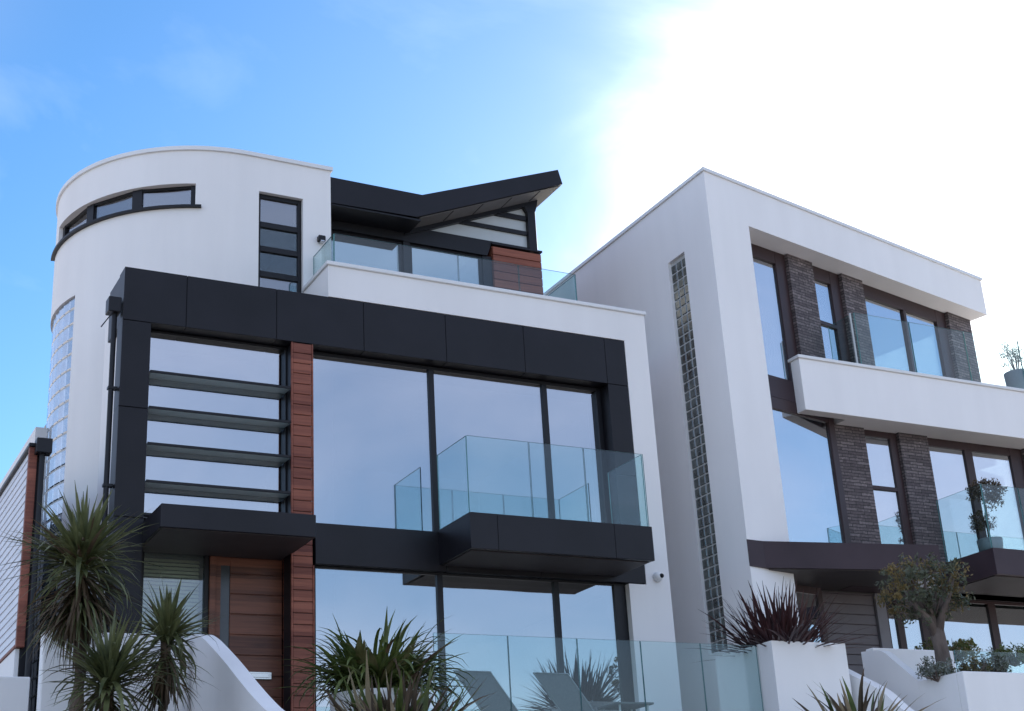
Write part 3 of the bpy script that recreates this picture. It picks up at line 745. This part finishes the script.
# ------------------------------------------------------------------ terrace
P = thing('planter', (12.05, 15.0, 3.2), 'square white rendered planter holding dark red flax beside the glass balustrade', 'planter', 'white rendered planters')
m = MB(); m.wall(ID, [11.46, 12.65], [2.5, 4.66], lambda u, z: True, 14.5, 14.62); m.box(11.46, 14.62, 2.5, 11.58, 15.6, 4.66); m.box(12.53, 14.62, 2.5, 12.65, 15.6, 4.66); m.box(11.46, 15.6, 2.5, 12.65, 15.72, 4.66)
m.build('planter_box', WHITE_G, P); m = MB(); m.box(11.58, 14.62, 4.3, 12.53, 15.6, 4.6); m.build('soil', SOIL, P)
P = thing('planter', (15, 14.2, 3.2), 'long low white rendered planter below the olive tree', 'planter', 'white rendered planters')
m = MB(); m.box(13.62, 13.5, 2.0, 17.5, 13.62, 4.165, 0, .008); m.box(13.62, 13.62, 2.0, 13.76, 14.298, 4.163); m.box(13.765, 15.08, 2.0, 17.5, 15.2, 4.16)
m.build('planter_box', WHITE_G, P); m = MB(); m.box(13.765, 13.62, 3.9, 17.5, 15.08, 4.10); m.build('soil', SOIL, P)
B = thing('glass_balustrade', (9.2, 14.8, 3.55), 'frameless clear glass balustrade along the front terrace, ahead of the sun loungers', 'balustrade')
m = MB(); m.box(6.6, 14.77, 3.2, 11.45, 14.83, 3.6, 0, .004); m.build('base_channel', ALU, B)
for a, c in ((6.92, 7.865), (7.875, 8.795), (8.805, 9.69), (9.70, 10.575), (10.585, 11.44)): rail_panel('glass_panel', FBf(14.8), a, c, 3.6, 4.65, B)
m = MB(); m.box(14.1, 15.6, 2.9, 15.62, 15.75, 4.85, 0, .008)
tag(m.build('low_wall', WHITE_G), 'low white wall behind the olive tree trunk, joining the green glass', 'wall')
B2 = thing('glass_balustrade', (17, 15.6, 3.5), 'low greenish glass balustrade behind the olive planter at the right edge', 'balustrade')
m = MB(); m.box(15.63, 15.57, 3.2, 19, 15.63, 3.75); m.build('base_channel', ALU, B2)
for a, c in ((15.64, 17.2), (17.21, 18.9)): rail_panel('glass_panel', FBf(15.6), a, c, 3.75, 4.86, B2)

def lounger(label, x0, y):
    t = thing('sun_lounger', (x0, y, 3.55), label, 'sun lounger', 'grey sun loungers on the front terrace')
    W_ = 0.50
    # seat runs to the right, backrest rises towards the left
    m = MB(); ang = R(64); L_ = 0.62
    hx, hz = x0 + 0.36, 3.86
    tx, tz = x0, 4.40
    m.add([(tx, y, tz), (tx + W_, y + 0.02, tz), (hx + W_, y - 0.05, hz), (hx, y - 0.07, hz), (tx, y + .015, tz), (tx + W_, y + 0.035, tz), (hx + W_, y - 0.035, hz), (hx, y - 0.055, hz)],
          [(0, 1, 2, 3), (4, 5, 6, 7), (0, 1, 5, 4), (1, 2, 6, 5), (2, 3, 7, 6), (3, 0, 4, 7)])
    m.build('backrest', SLING, t)
    m = MB(); m.tube([(hx, y - .07, hz), (tx, y, tz), (tx + W_, y + .02, tz), (hx + W_, y - .05, hz)], 0.012, 0, 8); m.build('back_frame', plain('lounger_frame', (0.22, 0.23, 0.235), 0.4, 0.04), t)
    m = MB(); m.box(hx - 0.02, y - 0.09, hz - 0.03, hx + W_ + 0.9, y - 0.06, hz + 0.0, 0, .006); m.box(hx, y - 0.06, hz - 0.02, hx + W_ + 0.9, y + 0.5, hz - 0.01); m.build('seat', SLING, t)
    for lx in (hx + 0.05, hx + W_ + 0.8):
        for ly in (y - 0.07, y + 0.45):
            m = MB(); m.tube([(lx, ly, hz - 0.02), (lx, ly, 3.55)], 0.014, 0, 8); m.build('leg', ALU, t)
    return t
lounger('grey sling sun lounger nearest the bowl planter, its back raised behind the glass', 7.62, 15.75)
lounger('grey sling sun lounger in front of the middle window post, its back raised', 8.71, 15.75)

# bowl planter
m = MB(); m.lathe([(0.30, 3.2), (0.40, 3.35), (0.47, 3.62), (0.50, 3.86), (0.505, 3.91), (0.475, 3.915), (0.46, 3.86), (0.1, 3.82)], 6.12, 14.6, 40)
tag(m.build('bowl_planter', WHITE_G, None, True), 'round white bowl planter holding the green strap-leaved plant', 'planter')
# flat-topped table by the loungers
tt = thing('side_table', (10.0, 15.6, 3.55), 'low grey side table behind the balustrade, right of the second lounger', 'table')
m = MB(); m.box(9.62, 15.3, 3.97, 10.15, 15.8, 3.995, 0, .004); m.build('table_top', SLING, tt)
for lx in (9.68, 10.09):
    for ly in (15.36, 15.74):
        m = MB(); m.tube([(lx, ly, 3.97), (lx, ly, 3.55)], 0.014, 0, 8); m.build('leg', ALU, tt)

# ------------------------------------------------------------------ plants
def cordyline(label, base, head, n_up, n_dn, L_, seed):
    random.seed(seed)
    t = thing('cordyline', base, label, 'palm', 'spiky cordyline palms by the garden wall')
    m = MB(); b = Vector(base); h = Vector(head)
    pts = [b.lerp(h, k / 6) + Vector((random.gauss(0, .015), random.gauss(0, .015), 0)) for k in range(7)]
    m.tube(pts, [0.085 - 0.006 * k for k in range(7)], 0, 10); m.build('trunk', PALMBARK, t, True)
    m = MB()
    for i in range(n_up):
        el = R(random.choice([random.uniform(15, 88), random.uniform(-20, 60)])); az = random.uniform(0, 2 * math.pi)
        ln = L_ * random.uniform(0.5, 1.12)
        st = h + Vector((0, 0, random.uniform(-.08, .1)))
        m.leaf(st, az, el, ln, 0.054 * random.uniform(.7, 1.25), (random.uniform(0.05, 1.2) if random.random() < .8 else random.uniform(1.2, 2.6)) * (1.15 - el / 1.7), 0 if random.random() < .93 else 1, 6, .3, random.uniform(-.3, .3))
    for i in range(n_dn):
        el = R(random.uniform(-75, -5)); az = random.uniform(0, 2 * math.pi)
        st = h + Vector((0, 0, random.uniform(-.42, -.05)))
        m.leaf(st, az, el, L_ * random.uniform(0.6, 1.0), 0.036, random.uniform(0.3, 1.1), 1 if random.random() < .62 else 0, 6, .3, random.uniform(-.4, .4))
    m.build('leaf_head', [PALM_G, PALM_D], t, False, False)
cordyline('tallest spiky cordyline palm with a brown dry skirt, below the rounded tower', (3.08, 15.1, 3.2), (3.03, 15.0, 5.22), 350, 330, 0.84, 3)
cordyline('smaller dark green cordyline head beside the curved stair wall', (3.80, 14.7, 3.2), (3.83, 14.6, 4.42), 160, 130, 0.62, 5)
cordyline('low cordyline head at the bottom edge under the tallest palm', (3.2, 14.5, 3.0), (3.20, 14.3, 3.90), 230, 150, 0.76, 9)

def strap_plant(name, label, cat, c, rad, n, Lr, wr, mats, wts, el=(35, 85), droop=(0.3, 1.4), seed=1, group=None, zj=0.0):
    random.seed(seed)
    m = MB()
    for i in range(n):
        r_ = rad * math.sqrt(random.random()); a = random.uniform(0, 2 * math.pi)
        st = (c[0] + r_ * math.cos(a), c[1] + r_ * math.sin(a), c[2] + random.uniform(0, zj))
        az = a + random.gauss(0, .5); e = R(random.uniform(*el))
        m.leaf(st, az, e, random.uniform(*Lr), random.uniform(*wr), random.uniform(*droop), random.choices(range(len(mats)), wts)[0], 7, .3, random.uniform(-.4, .4))
    o = m.build(name, mats, None, False, False)
    return tag(o, label, cat, group)
strap_plant('strap_leaved_plant', 'bushy green plant with arching strap leaves in the white bowl planter', 'plant', (6.15, 14.6, 3.86), 0.38, 430, (0.45, 0.93), (0.045, 0.078), [STRAP_G, STRAP_Y, PALM_D], (8, 1.6, .5), (10, 90), (0.4, 2.7), 11, None, .2)
strap_plant('flax', 'bronze and cream striped flax in front of the white bowl planter', 'plant', (5.9, 13.6, 3.05), 0.36, 190, (0.6, 1.15), (0.045, 0.08), [FLAX_B, FLAX_C, STRAP_G], (6, 2, 3), (38, 88), (0.1, 1.3), 12, 'flax plants')
strap_plant('flax', 'dark red flax with stiff pointed leaves on the square white planter', 'plant', (12.0, 15.0, 4.55), 0.36, 340, (0.5, 1.06), (0.03, 0.06), [FLAX_R], (1,), (8, 89), (0.02, 0.6), 13, 'flax plants')
strap_plant('flax', 'cream striped flax at the bottom edge, in front of the square planter', 'plant', (10.95, 12.5, 3.05), 0.24, 58, (0.6, 0.98), (0.05, 0.085), [FLAX_B, FLAX_C, STRAP_G], (4, 6, 2), (28, 86), (0.1, 1.2), 14, 'flax plants')

def clump(m, c, r, n, size, mi, flat=1.0):
    for i in range(n):
        d = Vector((random.gauss(0, 1), random.gauss(0, 1), random.gauss(0, 1))).normalized() * (random.random() ** 0.45)
        m.leaflet((c[0] + d.x * r, c[1] + d.y * r, c[2] + d.z * r * flat), size * random.uniform(.6, 1.3), mi if not isinstance(mi, tuple) else random.choice(mi))

# olive tree
random.seed(21)
t = thing('olive_tree', (14.0, 14.2, 4.1), 'old olive tree with a thick trunk and airy round crown in the white planter', 'tree')
m = MB()
base = Vector((14.02, 14.2, 4.05)); fork = Vector((14.0, 14.22, 4.84))
m.tube([base, base.lerp(fork, .3) + Vector((.012, 0, 0)), base.lerp(fork, .7) + Vector((.02, 0, 0)), fork, fork + Vector((0.01, 0, .12)), fork + Vector((0.03, 0, .3))], [0.145, 0.11, 0.095, 0.10, 0.06, 0.025], 0, 12)
tips = []
for k in range(9):
    a = 2 * math.pi * k / 9 + random.uniform(-.2, .2); rr = random.uniform(.28, .5)
    tip = fork + Vector((rr * math.cos(a) - 0.08, rr * math.sin(a) * .9, random.uniform(.32, .75)))
    mid = fork.lerp(tip, .5) + Vector((random.gauss(0, .04), random.gauss(0, .04), random.uniform(-.06, .05)))
    m.tube([fork - Vector((0, 0, .12)), fork.lerp(mid, .5) + Vector((0, 0, .02)), mid, tip], [0.07, 0.048, 0.03, 0.01], 0, 8); tips += [tip, mid.lerp(tip, .55)]
m.build('trunk', BARK, t, True)
m = MB()
cc = Vector((13.87, 14.2, 5.36))
cl = []
for i in range(66):
    d = Vector((random.gauss(0, 1), random.gauss(0, 1), random.gauss(0, 1))).normalized() * (random.random() ** .4)
    q = cc + Vector((d.x * .64, d.y * .6, d.z * .37 + (0.05 if d.z > 0 else 0)))
    cl.append(q)
for q in cl + tips:
    sunlit_tone = q.z > 5.1 and random.random() < .5  # upper clumps take warmer leaves: sunlit top put into the leaf colour
    clump(m, q, random.uniform(.06, .17), random.randint(22, 58), 0.031, 1 if sunlit_tone else 0, .8)
for q in cl[::2]:
    m.tube([fork + Vector((0, 0, .15)), fork.lerp(q, .6) + Vector((0, 0, .06)), q], [.016, .008, .003], 2, 5)
for i in range(40):
    d = Vector((random.gauss(0, 1), random.gauss(0, 1), random.gauss(0, .8))).normalized()
    q = cc + Vector((d.x * .66, d.y * .62, d.z * .46)); clump(m, q, .07, 16, .033, 0)
m.build('crown', [OLIVE, OLIVE_Y, BARK], t, False, False)

def bush(name, label, c, rx, rz, n, size, mats, seed, group, cat='shrub'):
    random.seed(seed); m = MB()
    for i in range(n):
        d = Vector((random.gauss(0, 1), random.gauss(0, 1), random.gauss(0, 1))).normalized() * (random.random() ** .4)
        if d.z < -0.3: d.z *= .4
        clump(m, (c[0] + d.x * rx, c[1] + d.y * rx * .7, c[2] + d.z * rz), random.uniform(.03, .085), random.randint(14, 34), size, tuple(range(len(mats))))
    for k in range(26):
        a = random.uniform(0, 6.28)
        m.tube([(c[0], c[1], c[2] - rz * .8), (c[0] + rx * .8 * math.cos(a), c[1] + rx * .5 * math.sin(a), c[2] + rz * random.uniform(-.3, .9))], [.008, .003], len(mats), 4)
    tag(m.build(name, list(mats) + [BARK], None, False, False), label, cat, group)
bush('shrub', 'silvery grey shrub spilling over the planter wall left of the olive trunk', (13.62, 13.95, 4.24), .33, .17, 70, .020, (SILVER, SILVER, OLIVE), 31, 'low shrubs around the olive')
bush('shrub', 'golden green low shrub right of the olive trunk', (14.42, 14.1, 4.30), .27, .15, 55, .020, (OLIVE_Y, OLIVE, STRAP_Y), 32, 'low shrubs around the olive')
bush('shrub', 'taller silver green shrub right of the golden one in the olive planter', (14.88, 14.15, 4.36), .26, .2, 55, .020, (SILVER, OLIVE), 33, 'low shrubs around the olive')
bush('hedge', 'clipped green hedge behind the low wall and green glass, right of the olive trunk', (16.1, 16.1, 4.93), .62, .2, 120, .026, (HEDGE, HEDGE, OLIVE_Y), 34, 'hedges behind the green glass', 'hedge')
bush('hedge', 'darker green hedge cut off by the right edge of the photo, behind the glass', (17.35, 16.1, 4.9), .5, .18, 90, .026, (HEDGE,), 35, 'hedges behind the green glass', 'hedge')
# topiary on the right-hand balcony
T = thing('topiary_tree', (18.15, 16.9, 6.7), 'reddish brown topiary tree of two ball crowns on the right balcony', 'plant')
random.seed(41)
m = MB(); m.lathe([(0.14, 6.715), (0.19, 6.75), (0.21, 7.0), (0.19, 7.0), (0.17, 6.95), (0.02, 6.95)], 18.15, 16.9, 24); m.build('pot', POT_GREY, T, True)
m = MB(); m.tube([(18.15, 16.9, 6.95), (18.17, 16.9, 7.3), (18.2, 16.9, 7.6)], .022, 0, 8); m.build('trunk', BARK, T)
m = MB()
for i in range(60):
    d = Vector((random.gauss(0, 1), random.gauss(0, 1), random.gauss(0, 1))).normalized() * random.random() ** .4
    clump(m, (18.26 + d.x * .33, 16.9 + d.y * .28, 7.80 + d.z * .27), .08, 30, .026, 0)
for i in range(30):
    d = Vector((random.gauss(0, 1), random.gauss(0, 1), random.gauss(0, 1))).normalized() * random.random() ** .4
    clump(m, (18.05 + d.x * .22, 16.9 + d.y * .2, 7.30 + d.z * .17), .07, 26, .024, 0)
m.build('crown', [TOPI], T, False, False)
# potted shrub on the upper terrace
T = thing('potted_shrub', (20.85, 18.0, 9.2), 'grey tub with a wispy green shrub on the upper right balcony', 'plant')
random.seed(43)
m = MB(); m.lathe([(0.17, 9.25), (0.25, 10.70), (0.22, 10.70), (0.2, 10.6), (0.02, 10.6)], 20.85, 18.0, 28); m.build('tub', POT_GREY, T, True)
m = MB()
for k in range(22):
    a = random.uniform(0, 6.28); rr = random.uniform(.05, .3); tp = (20.82 + rr * math.cos(a), 18 + rr * math.sin(a), 10.75 + random.uniform(.2, .5))
    m.tube([(20.85, 18, 10.6), tp], [.008, .003], 1, 5); clump(m, tp, .09, 34, .022, 0)
m.build('foliage', [SILVER, BARK], T, False, False)

# ------------------------------------------------------------------ camera
cam = bpy.data.cameras.new('camera'); co = bpy.data.objects.new('camera', cam); COL.objects.link(co)
yaw, pit, rol = 0.503542947, 0.371999152, -0.0599680499
f0 = Vector((math.sin(yaw) * math.cos(pit), math.cos(yaw) * math.cos(pit), math.sin(pit)))
r0 = Vector((math.cos(yaw), -math.sin(yaw), 0)); u0 = r0.cross(f0)
rr = r0 * math.cos(rol) + u0 * math.sin(rol); uu = u0 * math.cos(rol) - r0 * math.sin(rol)
co.matrix_world = Matrix(((rr.x, uu.x, -f0.x, 0), (rr.y, uu.y, -f0.y, 0), (rr.z, uu.z, -f0.z, 1.6), (0, 0, 0, 1)))
cam.sensor_fit = 'HORIZONTAL'; cam.sensor_width = 36; cam.lens = 1437.65 * 36 / 1024; cam.clip_end = 6000; cam.clip_start = 0.05
scene.camera = co

# ------------------------------------------------------------------ sun and sky
SUN_EL, SUN_AZ = R(20.5), R(52.5)            # azimuth measured from +Y towards +X
sd = Vector((math.sin(SUN_AZ) * math.cos(SUN_EL), math.cos(SUN_AZ) * math.cos(SUN_EL), math.sin(SUN_EL)))
ld = bpy.data.lights.new('sun', 'SUN'); ld.energy = 5.0; ld.angle = R(0.5); ld.color = (1, 0.95, 0.87)
lo = bpy.data.objects.new('sun', ld); COL.objects.link(lo); lo.location = (30, 30, 40)
lo.rotation_euler = sd.to_track_quat('Z', 'Y').to_euler()

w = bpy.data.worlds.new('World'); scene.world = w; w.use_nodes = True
nt = w.node_tree; nt.nodes.clear(); L = nt.links.new
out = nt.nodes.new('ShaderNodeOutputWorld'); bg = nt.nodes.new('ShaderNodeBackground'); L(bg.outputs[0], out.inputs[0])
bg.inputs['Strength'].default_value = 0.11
sky = nt.nodes.new('ShaderNodeTexSky'); sky.sky_type = 'NISHITA'; sky.sun_disc = False
sky.sun_elevation = SUN_EL; sky.sun_rotation = SUN_AZ; sky.air_density = 1.0; sky.dust_density = 0.45; sky.ozone_density = 3.0
tc = nt.nodes.new('ShaderNodeTexCoord')
# thin high cloud, thickest towards the sun
dot = N(nt, 'ShaderNodeVectorMath', operation='DOT_PRODUCT'); dot.inputs[1].default_value = sd; L(tc.outputs['Generated'], dot.inputs[0])
near = N(nt, 'ShaderNodeMapRange', interpolation_type='SMOOTHSTEP'); near.inputs[1].default_value = 0.86; near.inputs[2].default_value = 1.0
mp = N(nt, 'ShaderNodeMapping'); mp.inputs['Scale'].default_value = (2.2, 2.2, 5.0); L(tc.outputs['Generated'], mp.inputs[0])
nz = N(nt, 'ShaderNodeTexNoise', i_Scale=1.6, i_Detail=7.0, i_Roughness=0.55, i_Distortion=0.5); L(mp.outputs[0], nz.inputs['Vector'])
wob = N(nt, 'ShaderNodeMath', operation='MULTIPLY_ADD', i_1=0.09); L(nz.outputs[0], wob.inputs[0])
sub = N(nt, 'ShaderNodeMath', operation='SUBTRACT', i_1=0.045); L(dot.outputs['Value'], sub.inputs[0]); L(sub.outputs[0], wob.inputs[2]); L(wob.outputs[0], near.inputs[0])
wisp = N(nt, 'ShaderNodeMapRange'); wisp.inputs[1].default_value = 0.55; wisp.inputs[2].default_value = 0.80; wisp.inputs[3].default_value = 0; wisp.inputs[4].default_value = 0.10; L(nz.outputs[0], wisp.inputs[0])
mxf = N(nt, 'ShaderNodeMath', operation='MAXIMUM'); pw = N(nt, 'ShaderNodeMath', operation='POWER', i_1=6.5); L(near.outputs[0], pw.inputs[0]); L(pw.outputs[0], mxf.inputs[0]); L(wisp.outputs[0], mxf.inputs[1])
cl = N(nt, 'ShaderNodeMix', data_type='RGBA'); cl.inputs[7].default_value = (8.5, 8.7, 9.0, 1)
L(mxf.outputs[0], cl.inputs[0]); hs = N(nt, 'ShaderNodeHueSaturation', i_Saturation=1.25, i_Value=0.80); hs.inputs['Hue'].default_value = 0.5; L(sky.outputs[0], hs.inputs['Color']); L(hs.outputs[0], cl.inputs[6]); 
# unseen high cloud added opposite the sun to brighten the walls and panes
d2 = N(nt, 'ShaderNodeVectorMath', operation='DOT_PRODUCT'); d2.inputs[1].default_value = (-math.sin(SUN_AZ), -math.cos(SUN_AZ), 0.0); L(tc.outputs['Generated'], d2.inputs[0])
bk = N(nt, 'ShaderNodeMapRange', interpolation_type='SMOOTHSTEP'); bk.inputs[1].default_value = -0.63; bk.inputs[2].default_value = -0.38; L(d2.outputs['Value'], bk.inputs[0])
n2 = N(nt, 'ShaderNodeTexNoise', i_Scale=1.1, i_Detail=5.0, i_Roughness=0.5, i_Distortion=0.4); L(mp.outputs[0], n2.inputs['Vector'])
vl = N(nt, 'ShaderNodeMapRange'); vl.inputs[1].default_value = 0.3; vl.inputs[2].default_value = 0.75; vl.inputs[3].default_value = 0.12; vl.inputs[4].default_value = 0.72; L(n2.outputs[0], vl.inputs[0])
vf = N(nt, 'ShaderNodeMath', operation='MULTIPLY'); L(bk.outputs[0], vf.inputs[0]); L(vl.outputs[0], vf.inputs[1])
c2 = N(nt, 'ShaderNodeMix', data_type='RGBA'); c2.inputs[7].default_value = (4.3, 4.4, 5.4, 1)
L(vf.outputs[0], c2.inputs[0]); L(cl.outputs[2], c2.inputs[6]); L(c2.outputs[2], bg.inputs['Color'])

vs_ = scene.view_settings
vs_.view_transform = 'Standard'; vs_.look = 'None'; vs_.exposure = 1.47; vs_.gamma = 1.0; vs_.use_curve_mapping = False
c = scene.cycles
c.max_bounces = 10; c.transparent_max_bounces = 24; c.glossy_bounces = 6; c.diffuse_bounces = 4
c.caustics_reflective = False; c.caustics_refractive = False
c.use_denoising = True
c.sample_clamp_indirect = 6
